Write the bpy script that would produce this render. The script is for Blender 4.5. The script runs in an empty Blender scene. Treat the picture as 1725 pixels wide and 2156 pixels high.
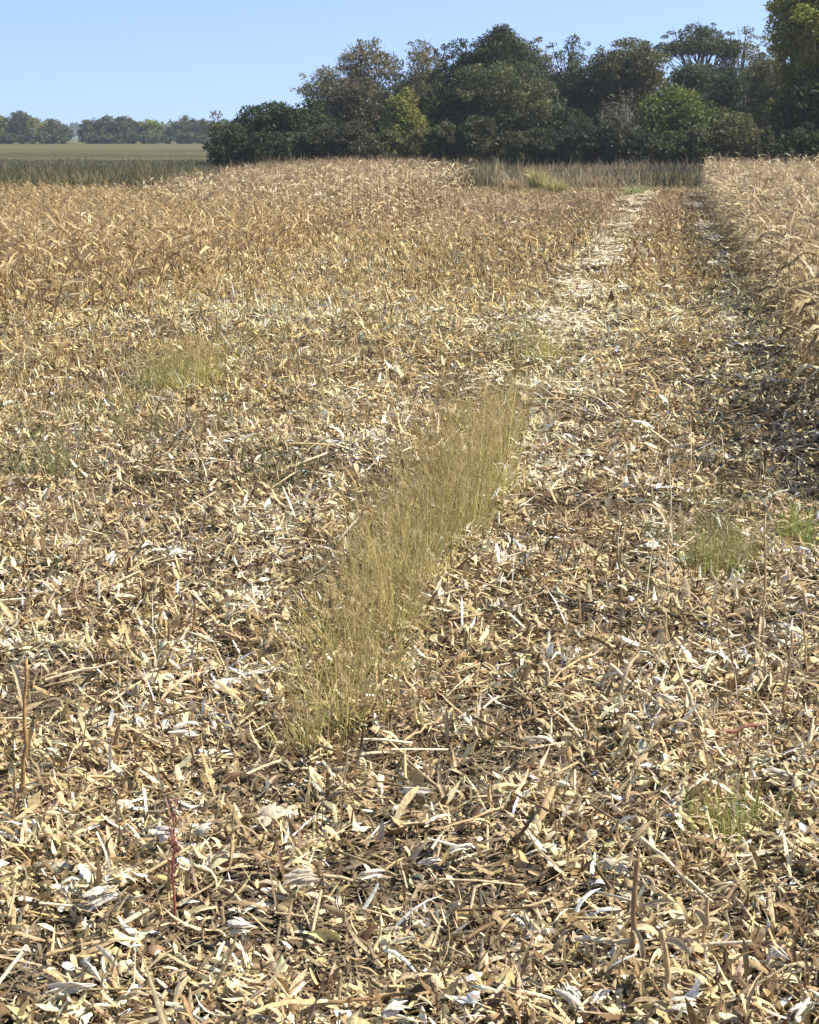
import bpy, math, random
import numpy as np
R = math.radians
rng = np.random.default_rng(7)
random.seed(7)
scene = bpy.context.scene
COL = scene.collection

# ---------------------------------------------------------------- camera
F = 3500.0            # focal length in pixels of a 1725 x 2156 picture
CX, CY, HY = 862.5, 1078.0, 288.0
H = 3.2               # eye height in metres
P = math.atan((CY - HY) / F)
A = math.atan((1420 - CX) / F * math.cos(P))
cam_d = bpy.data.cameras.new("camera")
cam = bpy.data.objects.new("camera", cam_d)
COL.objects.link(cam)
cam.location = (0, 0, H)
cam.rotation_euler = (math.pi / 2 - P, 0, A)
cam_d.sensor_fit = 'HORIZONTAL'
cam_d.sensor_width = 36
cam_d.lens = F / 1725 * 36
cam_d.clip_start = 0.1
cam_d.clip_end = 12000
scene.camera = cam
# ---------------------------------------------------------------- sky and sun
SUN_EL, SUN_AZ = R(47), R(78)      # azimuth clockwise from +Y (the row direction)
world = bpy.data.worlds.new("World")
scene.world = world
world.use_nodes = True
nt = world.node_tree
nt.nodes.clear()
sky = nt.nodes.new('ShaderNodeTexSky')
sky.sky_type = 'NISHITA'
sky.sun_disc = False
sky.sun_elevation = SUN_EL
sky.sun_rotation = SUN_AZ
sky.air_density = 1.0
sky.dust_density = 0.5
sky.ozone_density = 2.0
bg = nt.nodes.new('ShaderNodeBackground')
bg.inputs[1].default_value = 0.13
wo = nt.nodes.new('ShaderNodeOutputWorld')
tc = nt.nodes.new('ShaderNodeTexCoord')
lift = nt.nodes.new('ShaderNodeVectorMath')      # the clear blue a little above the horizon reaches down to it
lift.operation = 'ADD'
lift.inputs[1].default_value = (0, 0, .17)
nrm = nt.nodes.new('ShaderNodeVectorMath')
nrm.operation = 'NORMALIZE'
nt.links.new(tc.outputs['Generated'], lift.inputs[0])
nt.links.new(lift.outputs[0], nrm.inputs[0])
nt.links.new(nrm.outputs[0], sky.inputs[0])
tint = nt.nodes.new('ShaderNodeVectorMath')
tint.operation = 'MULTIPLY'
tint.inputs[1].default_value = (1.0, .94, 1.0)
nt.links.new(sky.outputs[0], tint.inputs[0])
nt.links.new(tint.outputs[0], bg.inputs[0])
nt.links.new(bg.outputs[0], wo.inputs[0])
sun_d = bpy.data.lights.new("sun", 'SUN')
sun_d.energy = 5.0
sun_d.angle = R(0.5)
sun_d.color = (1.0, 0.965, 0.90)
sun = bpy.data.objects.new("sun", sun_d)
COL.objects.link(sun)
sun.rotation_euler = (math.pi / 2 - SUN_EL, 0, math.pi - SUN_AZ)
scene.view_settings.view_transform = 'Standard'
scene.view_settings.look = 'None'
scene.view_settings.gamma = 1
scene.view_settings.exposure = 0.84
scene.render.engine = 'CYCLES'
scene.cycles.max_bounces = 6
scene.cycles.diffuse_bounces = 2
scene.cycles.transmission_bounces = 3
scene.cycles.volume_bounces = 0

# ---------------------------------------------------------------- helpers
RIGHT = np.array([math.cos(A), math.sin(A), 0])
HEAD = np.array([-math.sin(A), math.cos(A), 0])
FWD = HEAD * math.cos(P) + np.array([0, 0, -math.sin(P)])
UP = HEAD * math.sin(P) + np.array([0, 0, math.cos(P)])


def G(px, py, z=0.0):
    """world point on the height z seen at a picture point"""
    d = FWD + RIGHT * (px - CX) / F + UP * (CY - py) / F
    t = (z - H) / d[2]
    return np.array([0, 0, H]) + d * t


def AT(px, D):
    """world x, y at forward distance D in the vertical plane of picture column px (read at the horizon)"""
    u = (px - CX) / F / math.cos(P)
    v = HEAD * D + RIGHT * u * D
    return v[0], v[1]


def ZTOP(py, D):
    return H + (HY - py) / F * D


def hsh(ix, iy, seed):
    n = (ix.astype(np.int64) * 374761393 + iy.astype(np.int64) * 668265263 + seed * 1442695041) & 0x7fffffff
    n = ((n ^ (n >> 13)) * 1274126177) & 0x7fffffff
    return ((n ^ (n >> 16)) & 0xffff) / 65535.0


def vn(x, y, s, seed=0):
    """value noise 0..1"""
    x = np.asarray(x, float) / s
    y = np.asarray(y, float) / s
    ix, iy = np.floor(x), np.floor(y)
    fx, fy = x - ix, y - iy
    fx = fx * fx * (3 - 2 * fx)
    fy = fy * fy * (3 - 2 * fy)
    a, b = hsh(ix, iy, seed), hsh(ix + 1, iy, seed)
    c, d = hsh(ix, iy + 1, seed), hsh(ix + 1, iy + 1, seed)
    return (a + (b - a) * fx) * (1 - fy) + (c + (d - c) * fx) * fy


def sm(x, a, b):
    t = np.clip((x - a) / (b - a), 0, 1)
    return t * t * (3 - 2 * t)


def gau(x, m, s):
    return np.exp(-((x - m) / s) ** 2)


def hd(x, y):
    """forward distance and sideways offset"""
    return x * HEAD[0] + y * HEAD[1], x * RIGHT[0] + y * RIGHT[1]


def terr(x, y):
    x = np.asarray(x, float)
    y = np.asarray(y, float)
    D, S = hd(x, y)
    z = 0.9 * sm(D, 150, 620) + 0.2 * (vn(x, y, 60, 3) - .5) * sm(D, 60, 200)
    near = 1 - sm(D, 60, 110)
    z = z + near * (0.05 * (vn(x, y, .9, 1) - .5) + 0.07 * (vn(x, y, 2.7, 2) - .5)
                    + 0.022 * np.cos(2 * math.pi * (x - 0.1) / .76))
    return z


def mesh_np(name, V, Fq, C=None, smooth=False, mat=None):
    V = np.ascontiguousarray(V.reshape(-1, 3), dtype=np.float32)
    k = Fq.shape[1]
    me = bpy.data.meshes.new(name)
    me.vertices.add(len(V))
    me.vertices.foreach_set('co', V.ravel())
    me.loops.add(Fq.size)
    me.loops.foreach_set('vertex_index', np.ascontiguousarray(Fq, dtype=np.int32).ravel())
    me.polygons.add(len(Fq))
    me.polygons.foreach_set('loop_start', np.arange(0, Fq.size, k, dtype=np.int32))
    me.polygons.foreach_set('loop_total', np.full(len(Fq), k, dtype=np.int32))
    if smooth:
        me.polygons.foreach_set('use_smooth', np.ones(len(Fq), dtype=bool))
    if C is not None:
        at = me.color_attributes.new('tint', 'FLOAT_COLOR', 'POINT')
        c4 = np.ones((len(V), 4), dtype=np.float32)
        c4[:, :3] = C.reshape(-1, 3)
        at.data.foreach_set('color', c4.ravel())
    me.update(calc_edges=True)
    if mat:
        me.materials.append(mat)
    return me


class Bag:
    """collects quad geometry, then becomes ONE mesh"""
    def __init__(s):
        s.V, s.F, s.C, s.n = [], [], [], 0

    def add(s, V, Fq, C):
        V = V.reshape(-1, 3)
        s.V.append(V)
        s.F.append(Fq + s.n)
        s.C.append(np.broadcast_to(C.reshape(-1, 3) if np.ndim(C) > 1 else C, V.shape).astype(np.float32))
        s.n += len(V)

    def mesh(s, name, mat, smooth=False):
        return mesh_np(name, np.concatenate(s.V), np.concatenate(s.F), np.concatenate(s.C), smooth, mat)


def strips(pos, yaw, pitch, roll, L, W, bend, col, nseg=3, nac=2, anchor=.5, cup=0., prof='leaf', twist=0., pw=1., tip=None, jag=0.):
    """N curved ribbons. pos (N,3), the others (N,)"""
    N = len(yaw)
    f = lambda a: np.broadcast_to(np.asarray(a, float), (N,))
    yaw, pitch, roll, L, W, bend, twist, cup = map(f, (yaw, pitch, roll, L, W, bend, twist, cup))
    s = np.linspace(0, 1, nseg + 1)
    th = pitch[:, None] + bend[:, None] * (s[None, :] ** pw - anchor)
    thm = (th[:, 1:] + th[:, :-1]) / 2
    dl = L[:, None] / nseg
    h = np.concatenate([np.zeros((N, 1)), np.cumsum(np.cos(thm) * dl, 1)], 1)
    v = np.concatenate([np.zeros((N, 1)), np.cumsum(np.sin(thm) * dl, 1)], 1)
    if anchor > 0:
        h = h - h.mean(1, keepdims=True)
        v = v - v.mean(1, keepdims=True)
    cy, sy = np.cos(yaw)[:, None], np.sin(yaw)[:, None]
    ctr = np.stack([h * cy, h * sy, v], -1) + pos[:, None, :]
    ct, st = np.cos(th), np.sin(th)
    n = np.stack([-st * cy, -st * sy, ct], -1)
    b = np.stack([-sy + 0 * th, cy + 0 * th, 0 * th], -1)
    ro = roll[:, None] + twist[:, None] * s[None, :]
    wd = b * np.cos(ro)[..., None] + n * np.sin(ro)[..., None]
    nn = n * np.cos(ro)[..., None] - b * np.sin(ro)[..., None]
    if prof == 'leaf':
        w = np.interp(s, [0, .3, .7, 1], [.55, 1, .8, .1])
    elif prof == 'husk':
        w = np.interp(s, [0, .25, .55, .85, 1], [.35, .9, 1, .5, .08])
    elif prof == 'chip':
        w = np.interp(s, [0, .4, 1], [.8, 1, .45])
    else:
        w = np.interp(s, [0, 1], [1, .4])
    ww = (W[:, None] * w[None, :]) / 2
    if jag > 0:
        ww = ww * rng.uniform(1 - jag, 1 + jag, ww.shape)
    ac = np.linspace(-1, 1, nac)
    V = ctr[:, :, None, :] + wd[:, :, None, :] * (ww[:, :, None] * ac[None, None, :])[..., None]
    if nac > 2:
        V = V + nn[:, :, None, :] * (cup[:, None, None] * ww[:, :, None] * (ac ** 2 - .5)[None, None, :])[..., None]
    idx = np.arange(N * (nseg + 1) * nac).reshape(N, nseg + 1, nac)
    q = np.stack([idx[:, :-1, :-1], idx[:, :-1, 1:], idx[:, 1:, 1:], idx[:, 1:, :-1]], -1).reshape(-1, 4)
    C = np.broadcast_to(col[:, None, None, :], V.shape).copy()
    if tip is not None:
        C = C * (1 + (np.asarray(tip) - 1)[None, None, None, :] * s[None, :, None, None])
    return V.reshape(-1, 3), q, C.reshape(-1, 3)


def tube(pts, rad, k=6):
    """one tapered tube of k sides through pts, closed by small end rings"""
    pts = np.asarray(pts, float)
    rad = np.asarray(rad, float)
    m = len(pts)
    d = np.gradient(pts, axis=0)
    d /= np.linalg.norm(d, axis=1, keepdims=True) + 1e-9
    ref = np.array([0, 0, 1.0]) if abs(d[0][2]) < .8 else np.array([1.0, 0, 0])
    u = np.cross(d, ref)
    u /= np.linalg.norm(u, axis=1, keepdims=True) + 1e-9
    w = np.cross(d, u)
    a = np.arange(k) * 2 * math.pi / k
    V = pts[:, None, :] + rad[:, None, None] * (u[:, None, :] * np.cos(a)[None, :, None] + w[:, None, :] * np.sin(a)[None, :, None])
    V = np.concatenate([V, np.broadcast_to(pts[-1], (1, k, 3))], 0)
    m += 1
    idx = np.arange(m * k).reshape(m, k)
    nx = np.roll(idx, -1, 1)
    q = np.stack([idx[:-1], nx[:-1], nx[1:], idx[1:]], -1).reshape(-1, 4)
    return V.reshape(-1, 3), q


def tag(o, label=None, cat=None, group=None, kind=None):
    if label: o['label'] = label
    if cat: o['category'] = cat
    if group: o['group'] = group
    if kind: o['kind'] = kind
    return o


def link(name, me, parent=None, loc=None):
    o = bpy.data.objects.new(name, me)
    COL.objects.link(o)
    if parent: o.parent = parent
    if loc is not None: o.location = loc
    return o


# ---------------------------------------------------------------- materials
def mat_leaf(name, transl=.3, rough=.6, spec=.25, streak=0., mult=(1, 1, 1)):
    m = bpy.data.materials.new(name)
    m.use_nodes = True
    t = m.node_tree
    t.nodes.clear()
    out = t.nodes.new('ShaderNodeOutputMaterial')
    at = t.nodes.new('ShaderNodeAttribute')
    at.attribute_name = 'tint'
    b = t.nodes.new('ShaderNodeBsdfPrincipled')
    b.inputs['Roughness'].default_value = rough
    b.inputs['Specular IOR Level'].default_value = spec
    tr = t.nodes.new('ShaderNodeBsdfTranslucent')
    mx = t.nodes.new('ShaderNodeMixShader')
    mx.inputs[0].default_value = transl
    src = at.outputs['Color']
    if streak > 0:
        tc = t.nodes.new('ShaderNodeTexCoord')
        nz = t.nodes.new('ShaderNodeTexNoise')
        nz.inputs['Scale'].default_value = streak
        nz.inputs['Detail'].default_value = 3
        t.links.new(tc.outputs['Object'], nz.inputs['Vector'])
        rp = t.nodes.new('ShaderNodeValToRGB')
        rp.color_ramp.elements[0].position = .3
        rp.color_ramp.elements[0].color = (.62, .58, .52, 1)
        rp.color_ramp.elements[1].position = .62
        rp.color_ramp.elements[1].color = (1.12, 1.1, 1.05, 1)
        t.links.new(nz.outputs['Fac'], rp.inputs[0])
        mm = t.nodes.new('ShaderNodeMix')
        mm.data_type = 'RGBA'
        mm.blend_type = 'MULTIPLY'
        mm.inputs[0].default_value = 1
        t.links.new(src, mm.inputs[6])
        t.links.new(rp.outputs[0], mm.inputs[7])
        src = mm.outputs[2]
    t.links.new(src, b.inputs['Base Color'])
    t.links.new(src, tr.inputs['Color'])
    t.links.new(b.outputs[0], mx.inputs[1])
    t.links.new(tr.outputs[0], mx.inputs[2])
    t.links.new(mx.outputs[0], out.inputs[0])
    return m


M_LIT = mat_leaf('dry_litter', .14, .75, .12, 60)
M_HUSK = mat_leaf('dry_husk', .22, .7, .15, 90)
M_CORN = mat_leaf('dry_corn_leaf', .36, .75, .1, 14)
M_STALK = mat_leaf('dry_stalk', .0, .55, .3, 30)
M_GRASS = mat_leaf('seeding_grass', .35, .6, .2)
M_WEED = mat_leaf('weed_leaf', .35, .6, .2)
M_TREE = mat_leaf('tree_foliage', .3, .6, .2)
M_BARK = mat_leaf('tree_bark', .0, .9, .1, 3)


def mat_ground():
    m = bpy.data.materials.new('soil_and_meadow')
    m.use_nodes = True
    t = m.node_tree
    b = t.nodes['Principled BSDF']
    b.inputs['Roughness'].default_value = .95
    b.inputs['Specular IOR Level'].default_value = .1
    at = t.nodes.new('ShaderNodeAttribute')
    at.attribute_name = 'tint'
    tc = t.nodes.new('ShaderNodeTexCoord')
    n1 = t.nodes.new('ShaderNodeTexNoise')
    n1.inputs['Scale'].default_value = 9
    n1.inputs['Detail'].default_value = 8
    t.links.new(tc.outputs['Object'], n1.inputs['Vector'])
    n2 = t.nodes.new('ShaderNodeTexNoise')
    n2.inputs['Scale'].default_value = .35
    n2.inputs['Detail'].default_value = 6
    t.links.new(tc.outputs['Object'], n2.inputs['Vector'])
    mr = t.nodes.new('ShaderNodeMapRange')
    mr.inputs[1].default_value = .3
    mr.inputs[2].default_value = .7
    mr.inputs[3].default_value = .55
    mr.inputs[4].default_value = 1.4
    t.links.new(n1.outputs['Fac'], mr.inputs[0])
    mr2 = t.nodes.new('ShaderNodeMapRange')
    mr2.inputs[1].default_value = .3
    mr2.inputs[2].default_value = .7
    mr2.inputs[3].default_value = .75
    mr2.inputs[4].default_value = 1.25
    t.links.new(n2.outputs['Fac'], mr2.inputs[0])
    mu = t.nodes.new('ShaderNodeMath')
    mu.operation = 'MULTIPLY'
    t.links.new(mr.outputs[0], mu.inputs[0])
    t.links.new(mr2.outputs[0], mu.inputs[1])
    vm = t.nodes.new('ShaderNodeVectorMath')
    vm.operation = 'SCALE'
    t.links.new(at.outputs['Color'], vm.inputs[0])
    t.links.new(mu.outputs[0], vm.inputs['Scale'])
    t.links.new(vm.outputs[0], b.inputs['Base Color'])
    bp = t.nodes.new('ShaderNodeBump')
    bp.inputs['Distance'].default_value = .05
    bp.inputs['Strength'].default_value = .8
    t.links.new(n1.outputs['Fac'], bp.inputs['Height'])
    t.links.new(bp.outputs[0], b.inputs['Normal'])
    return m


# ---------------------------------------------------------------- ground
def axis(parts):
    out = []
    for a, b, st in parts:
        out += list(np.arange(a, b, st))
    return np.array(out + [parts[-1][1]])


gx = axis([(-3500, -300, 200), (-300, -60, 12), (-60, -12, 1.2), (-12, 6, .12), (6, 30, 1), (30, 120, 9), (120, 3500, 200)])
gy = axis([(-60, 2, 6), (2, 30, .14), (30, 110, .8), (110, 300, 6), (300, 700, 20), (700, 6000, 250)])
X, Y = np.meshgrid(gx, gy)
Z = terr(X, Y)
D_, S_ = hd(X, Y)
soil = np.array([.035, .026, .018])
dry = np.array([.12, .085, .05])
mead = np.array([.065, .063, .022])
mead2 = np.array([.115, .10, .038])
farg = sm(D_, 22, 50)[..., None]
C = soil * (1 - farg) + dry * farg
bm = sm(D_, 90, 105)[..., None]
streak = sm(vn(X * .25, Y, 18, 9) * .6 + vn(X * .15, Y, 55, 10) * .4 + .25 * sm(D_, 300, 520), .38, .7)[..., None]
C = C * (1 - bm) + (mead * (1 - streak) + mead2 * streak) * bm
nx_, ny_ = len(gx), len(gy)
idx = np.arange(nx_ * ny_).reshape(ny_, nx_)
q = np.stack([idx[:-1, :-1], idx[:-1, 1:], idx[1:, 1:], idx[1:, :-1]], -1).reshape(-1, 4)
me = mesh_np('ground', np.stack([X, Y, Z], -1), q, C, True, mat_ground())
tag(link('ground', me), 'bare dark soil under corn litter running into olive meadow', None, None, 'structure')

# ---------------------------------------------------------------- corn litter
PAL = np.array([[.60, .49, .30], [.47, .37, .21], [.35, .275, .16], [.72, .63, .43], [.87, .82, .66],
                [.19, .13, .07], [.29, .24, .155], [.53, .41, .21]])


def spots(lst):
    out = []
    for px, py, rx, ry in lst:
        a, b, c = G(px, py), G(px + rx, py), G(px, py - ry)
        out.append((a[0], a[1], abs(b[0] - a[0]), abs(c[1] - a[1])))
    return out


# heaps of pale husk and bare dark hollows in the litter
BRIGHT = spots([(1200, 800, 60, 70), (1290, 668, 130, 22), (1180, 900, 45, 40), (560, 670, 160, 20), (1240, 720, 70, 30), (480, 1430, 80, 22), (390, 1520, 60, 25), (530, 1280, 60, 30), (520, 1950, 50, 20), (350, 1770, 60, 25), (890, 1655, 60, 15), (915, 1960, 60, 30),
                (1080, 1180, 40, 20), (1370, 1140, 30, 30), (200, 1900, 60, 20), (120, 2080, 90, 20), (270, 1500, 60, 25), (560, 1100, 60, 20), (640, 1170, 60, 20),
                (1150, 1000, 60, 30), (1690, 920, 40, 25), (1200, 840, 60, 40), (1130, 1960, 50, 30), (1660, 1330, 40, 30), (1650, 1620, 60, 15), (760, 950, 80, 25),
                (1010, 430, 60, 8), (1120, 440, 40, 6), (1310, 440, 30, 6), (1480, 410, 20, 6), (1490, 445, 20, 6), (1500, 490, 20, 6), (1300, 500, 30, 6), (1570, 680, 40, 25)])
DARK = spots([(1290, 1700, 80, 40), (925, 1350, 60, 35), (1310, 1525, 40, 15), (1240, 1960, 110, 45), (1430, 1440, 60, 30), (750, 1605, 60, 25), (740, 1560, 50, 20),
              (380, 1990, 70, 20), (1240, 980, 50, 30), (1700, 1240, 40, 40), (640, 1330, 40, 20), (1180, 1620, 80, 20), (60, 1620, 40, 20), (1270, 1160, 60, 30),
              (1560, 1960, 90, 35), (700, 2060, 90, 20), (330, 1600, 70, 15), (1080, 1500, 70, 20), (150, 1330, 60, 20), (860, 1830, 60, 15)])


def pick_col(n, x, y, near=True):
    D, S = hd(x, y)
    pale = .06 + .20 * sm(vn(x, y, .55, 20) * .6 + vn(x, y, 1.6, 24) * .4, .48, .72)
    pale = pale + .22 * gau(D, 30.5, 3.2) * sm(x, -12.5, -9) + .3 * gau(x, -1.75, .4) * sm(D, 13, 19) + .4 * gau(x, 1.35, .28) * sm(D, 18, 24)
    pale = pale + .10 * gau(D, 25, 5) * sm(x, -9, -2)
    for cx, cy, rx, ry in BRIGHT:
        pale = pale + .75 * np.exp(-((x - cx) / rx) ** 2 - ((y - cy) / ry) ** 2)
    pale = np.clip(pale, 0, .8)
    dark = .16 + .16 * sm(vn(x, y, 1.6, 21), .45, .75) + .55 * sm(D, 33, 42) * (1 - sm(D, 75, 95)) * sm(x, -8, -3)
    w = np.stack([.28 + 0 * x, .2 + 0 * x, .14 + 0 * x, .16 + pale * .6, pale * 1.2, dark, .12 + 0 * x, .08 + .25 * sm(D, 16, 28)], 1)
    w /= w.sum(1, keepdims=True)
    k = (np.cumsum(w, 1) < rng.random(len(x))[:, None]).sum(1).clip(0, 7)
    c = PAL[k] * rng.lognormal(-.03, .26, (n, 1)) * np.array([1.04, 1, .93]) * (1 + rng.normal(0, .04, (n, 3)))
    # golden in the middle distance, grey-pink far off
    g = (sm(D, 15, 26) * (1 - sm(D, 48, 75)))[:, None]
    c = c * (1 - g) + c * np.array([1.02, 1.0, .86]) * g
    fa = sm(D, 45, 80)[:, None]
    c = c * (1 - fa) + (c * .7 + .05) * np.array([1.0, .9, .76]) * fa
    return np.clip(c, .01, .85)


def scatter(d0, d1, n, marg=1.25, extra=1.0):
    D = np.sqrt(rng.random(n) * (d1 ** 2 - d0 ** 2) + d0 ** 2)
    S = (rng.random(n) * 2 - 1) * (CX / F / math.cos(P) * D * marg + extra)
    return D * HEAD[0] + S * RIGHT[0], D * HEAD[1] + S * RIGHT[1]


def keep_dens(x, y, lo=.22):
    a = vn(x, y, .3, 30) * .5 + vn(x, y, .9, 31) * .5
    p = lo + (1 - lo) * sm(a, .32, .6)
    for cx, cy, rx, ry in DARK:
        p = p * (1 - .8 * np.exp(-((x - cx) / rx) ** 2 - ((y - cy) / ry) ** 2))
    return rng.random(len(x)) < p


bag = Bag()


def litter(d0, d1, per_m2, nseg, nac, scale, kinds=(.60, .10, .30)):
    area = CX / F * 1.25 * (d1 ** 2 - d0 ** 2) + 2 * (d1 - d0)
    n = int(area * per_m2)
    x, y = scatter(d0, d1, n)
    k = keep_dens(x, y)
    x, y = x[k], y[k]
    n = len(x)
    pile = .75 * rng.random(n) ** 1.3
    z = terr(x, y) + .004 + .13 * pile * sm(vn(x, y, .33, 33) * .6 + vn(x, y, .9, 31) * .4, .25, .75)
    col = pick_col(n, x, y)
    kind = rng.random(n)
    # ribbons of leaf
    def sub(mask, Lr, Wr, cup, prof, tilt, steep, ns, na):
        m = mask
        c = m.sum()
        if c == 0:
            return
        L = rng.lognormal(math.log(Lr), .42, c) * scale
        W = rng.lognormal(math.log(Wr), .38, c) * scale
        pit = rng.normal(0, tilt, c)
        st = rng.random(c) < steep
        pit[st] = rng.uniform(.5, 1.35, st.sum()) * rng.choice([-1, 1], st.sum())
        pos = np.stack([x[m], y[m], z[m] + np.abs(np.sin(pit)) * L * .38], 1)
        # leaves fall a little more across the rows than along them
        yaw = rng.uniform(0, 2 * math.pi, c)
        yw = rng.random(c) < .3
        yaw[yw] = rng.normal(0, .5, yw.sum())
        b = rng.normal(0, 1.15, c)
        cc = col[m]
        if Lr > .15:
            cc = np.minimum(cc, np.array([.55, .43, .26]))
        bag.add(*strips(pos, yaw, pit, rng.normal(0, .45, c), L, W, b, cc, ns, na, .5, cup * rng.normal(-.6, .8, c), prof, rng.normal(0, .7, c), jag=.33))
    a, bb = kinds[0], kinds[0] + kinds[1]
    sub(kind < a, .098, .0175, .7, 'leaf', .33, .14, nseg, nac)
    sub((kind >= a) & (kind < bb), .10, .031, 1.0, 'husk', .3, .12, nseg, nac)
    if d0 < 12:
        sub(kind > .965, .19, .014, .6, 'leaf', .22, .12, nseg + 2, nac)
    sub((kind >= bb) & (kind <= .965), .06, .006, 0, 'chip', .3, .1, max(1, nseg - 1), 2)



def underlayer(d0, d1, per_m2, sc):
    n = int((CX / F * 1.25 * (d1 ** 2 - d0 ** 2) + 2 * (d1 - d0)) * per_m2)
    x, y = scatter(d0, d1, n)
    c = np.array([[.22, .16, .095], [.15, .105, .06], [.30, .23, .14], [.19, .15, .10]])[rng.integers(0, 4, n)] * rng.uniform(.6, 1.3, (n, 1))
    bag.add(*strips(np.stack([x, y, terr(x, y) + rng.uniform(.002, .03, n)], 1), rng.uniform(0, 6.28, n), rng.normal(0, .22, n), rng.normal(0, .35, n),
                    rng.lognormal(math.log(.09), .4, n) * sc, rng.lognormal(math.log(.014), .4, n) * sc, rng.normal(0, .9, n), c, 2, 2, .5, 0, 'leaf', rng.normal(0, .6, n), jag=.35))


underlayer(3.6, 10, 1700, 1)
underlayer(10, 16, 1000, 1.15)
underlayer(16, 28, 420, 1.6)
litter(3.6, 9, 3300, 4, 3, .95)
litter(9, 14, 2400, 3, 3, 1.0)
litter(14, 22, 1300, 3, 2, 1.1)
litter(22, 40, 480, 2, 2, 1.35)
litter(40, 75, 170, 2, 2, 1.8)
litter(75, 112, 45, 1, 2, 3.2)


# flattened pale wheel tracks along the rows
for tx, tw, y0_, y1_, n_ in ((-1.8, .33, 15, 100, 19000), (1.3, .2, 17, 97, 15000)):
    y = rng.uniform(y0_, y1_, n_)
    x = tx + .12 * np.sin(y * .21) + rng.normal(0, tw, n_)
    k = rng.random(n_) < .8 * sm(vn(x * 2, y * .6, 1.6, 81), .4, .75) * (.55 + .45 * gau(y, 28, 11))
    x, y = x[k], y[k]
    m = len(x)
    c = PAL[rng.choice([3, 4, 3, 0, 1], m)] * rng.uniform(.85, 1.05, (m, 1))
    bag.add(*strips(np.stack([x, y, terr(x, y) + .10 + rng.uniform(0, .03, m)], 1), rng.uniform(0, 6.28, m), rng.normal(0, .15, m), rng.normal(0, .25, m),
                    rng.uniform(.08, .2, m) * (1 + y / 60), rng.uniform(.02, .045, m) * (1 + y / 60), rng.normal(0, .5, m), c, 2, 2, .5, 0, 'leaf', jag=.3))


# broken stalk pieces lying in the litter
def stalk_bits(d0, d1, n, sc=1):
    x, y = scatter(d0, d1, n)
    yaw = rng.uniform(0, math.pi, n)
    for i in range(n):
        L = random.uniform(.12, .42) * sc
        r = random.uniform(.005, .0095) * sc
        dx, dy = math.cos(yaw[i]) * L / 2, math.sin(yaw[i]) * L / 2
        tz = random.gauss(0, .12) * L
        z = float(terr(x[i], y[i])) + .05 + random.uniform(0, .035)
        V, q = tube([(x[i] - dx, y[i] - dy, z - tz), (x[i], y[i], z + random.uniform(-.004, .01)), (x[i] + dx, y[i] + dy, z + tz)], [r, r, r * .85], 5)
        c = PAL[random.choice([0, 1, 2, 3, 5, 7])] * random.uniform(.75, 1.15)
        bag.add(V, q, c)


stalk_bits(4, 14, 900)
stalk_bits(14, 30, 1200, 1.3)
tag(link('corn_litter', bag.mesh('corn_litter', M_LIT)), 'shredded dry corn leaves, husks and stalk bits covering the ground', 'litter', None, 'stuff')

# ---------------------------------------------------------------- upright stubble, low weeds
bag = Bag()


def upright(n, d0, d1, hr, wr, colf, dens, lean=.35, nseg=2, bend=.8, marg=1.2):
    x, y = scatter(d0, d1, n, marg)
    k = rng.random(n) < dens(x, y)
    x, y = x[k], y[k]
    n = len(x)
    if n == 0: return
    L = rng.lognormal(math.log(hr), .4, n)
    W = rng.lognormal(math.log(wr), .3, n)
    pos = np.stack([x, y, terr(x, y) - .01], 1)
    bag.add(*strips(pos, rng.uniform(0, 6.283, n), 1.5 - np.abs(rng.normal(0, lean, n)), rng.uniform(-1, 1, n), L, W,
                    -np.abs(rng.normal(0, bend, n)), colf(n, x, y), nseg, 2, 0, 0, 'leaf', rng.normal(0, .6, n)))


def offtrack(x):
    return (1 - .9 * gau(x, -1.75, .45)) * (1 - .95 * gau(x, 1.35, .4))


def dens_left(x, y):
    D, S = hd(x, y)
    return np.clip(sm(-x, 1.5, 6) * (.35 + .65 * sm(vn(x, y, 2.2, 40), .35, .65)) + .25 * sm(D, 20, 35), 0, 1) * (.2 + .8 * sm(D, 10, 20)) * offtrack(x)


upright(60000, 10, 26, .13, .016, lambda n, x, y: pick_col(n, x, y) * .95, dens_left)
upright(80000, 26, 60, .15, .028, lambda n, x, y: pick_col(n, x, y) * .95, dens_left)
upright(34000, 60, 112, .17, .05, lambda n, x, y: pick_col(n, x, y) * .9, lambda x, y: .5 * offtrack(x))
upright(900, 6, 17, .34, .008, lambda n, x, y: pick_col(n, x, y), lambda x, y: sm(x + .0 * y, -1.0, .1) * .8, .25, 3, .5)
upright(700, 6, 17, .2, .008, lambda n, x, y: pick_col(n, x, y), lambda x, y: .5 + 0 * x, .3, 3, .5)
upright(2600, 4, 10, .09, .010, lambda n, x, y: pick_col(n, x, y), lambda x, y: .6 + 0 * x, .5, 3)
tag(link('corn_stubble', bag.mesh('corn_stubble', M_CORN)), 'upright shreds of broken corn stubble poking out of the litter', 'stubble', None, 'stuff')

bag = Bag()


def green(n, x, y):
    base = np.array([[.15, .17, .05], [.22, .23, .07], [.30, .27, .11], [.10, .13, .05], [.36, .30, .14]])
    return base[rng.integers(0, 5, n)] * rng.uniform(.75, 1.25, (n, 1))


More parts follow.
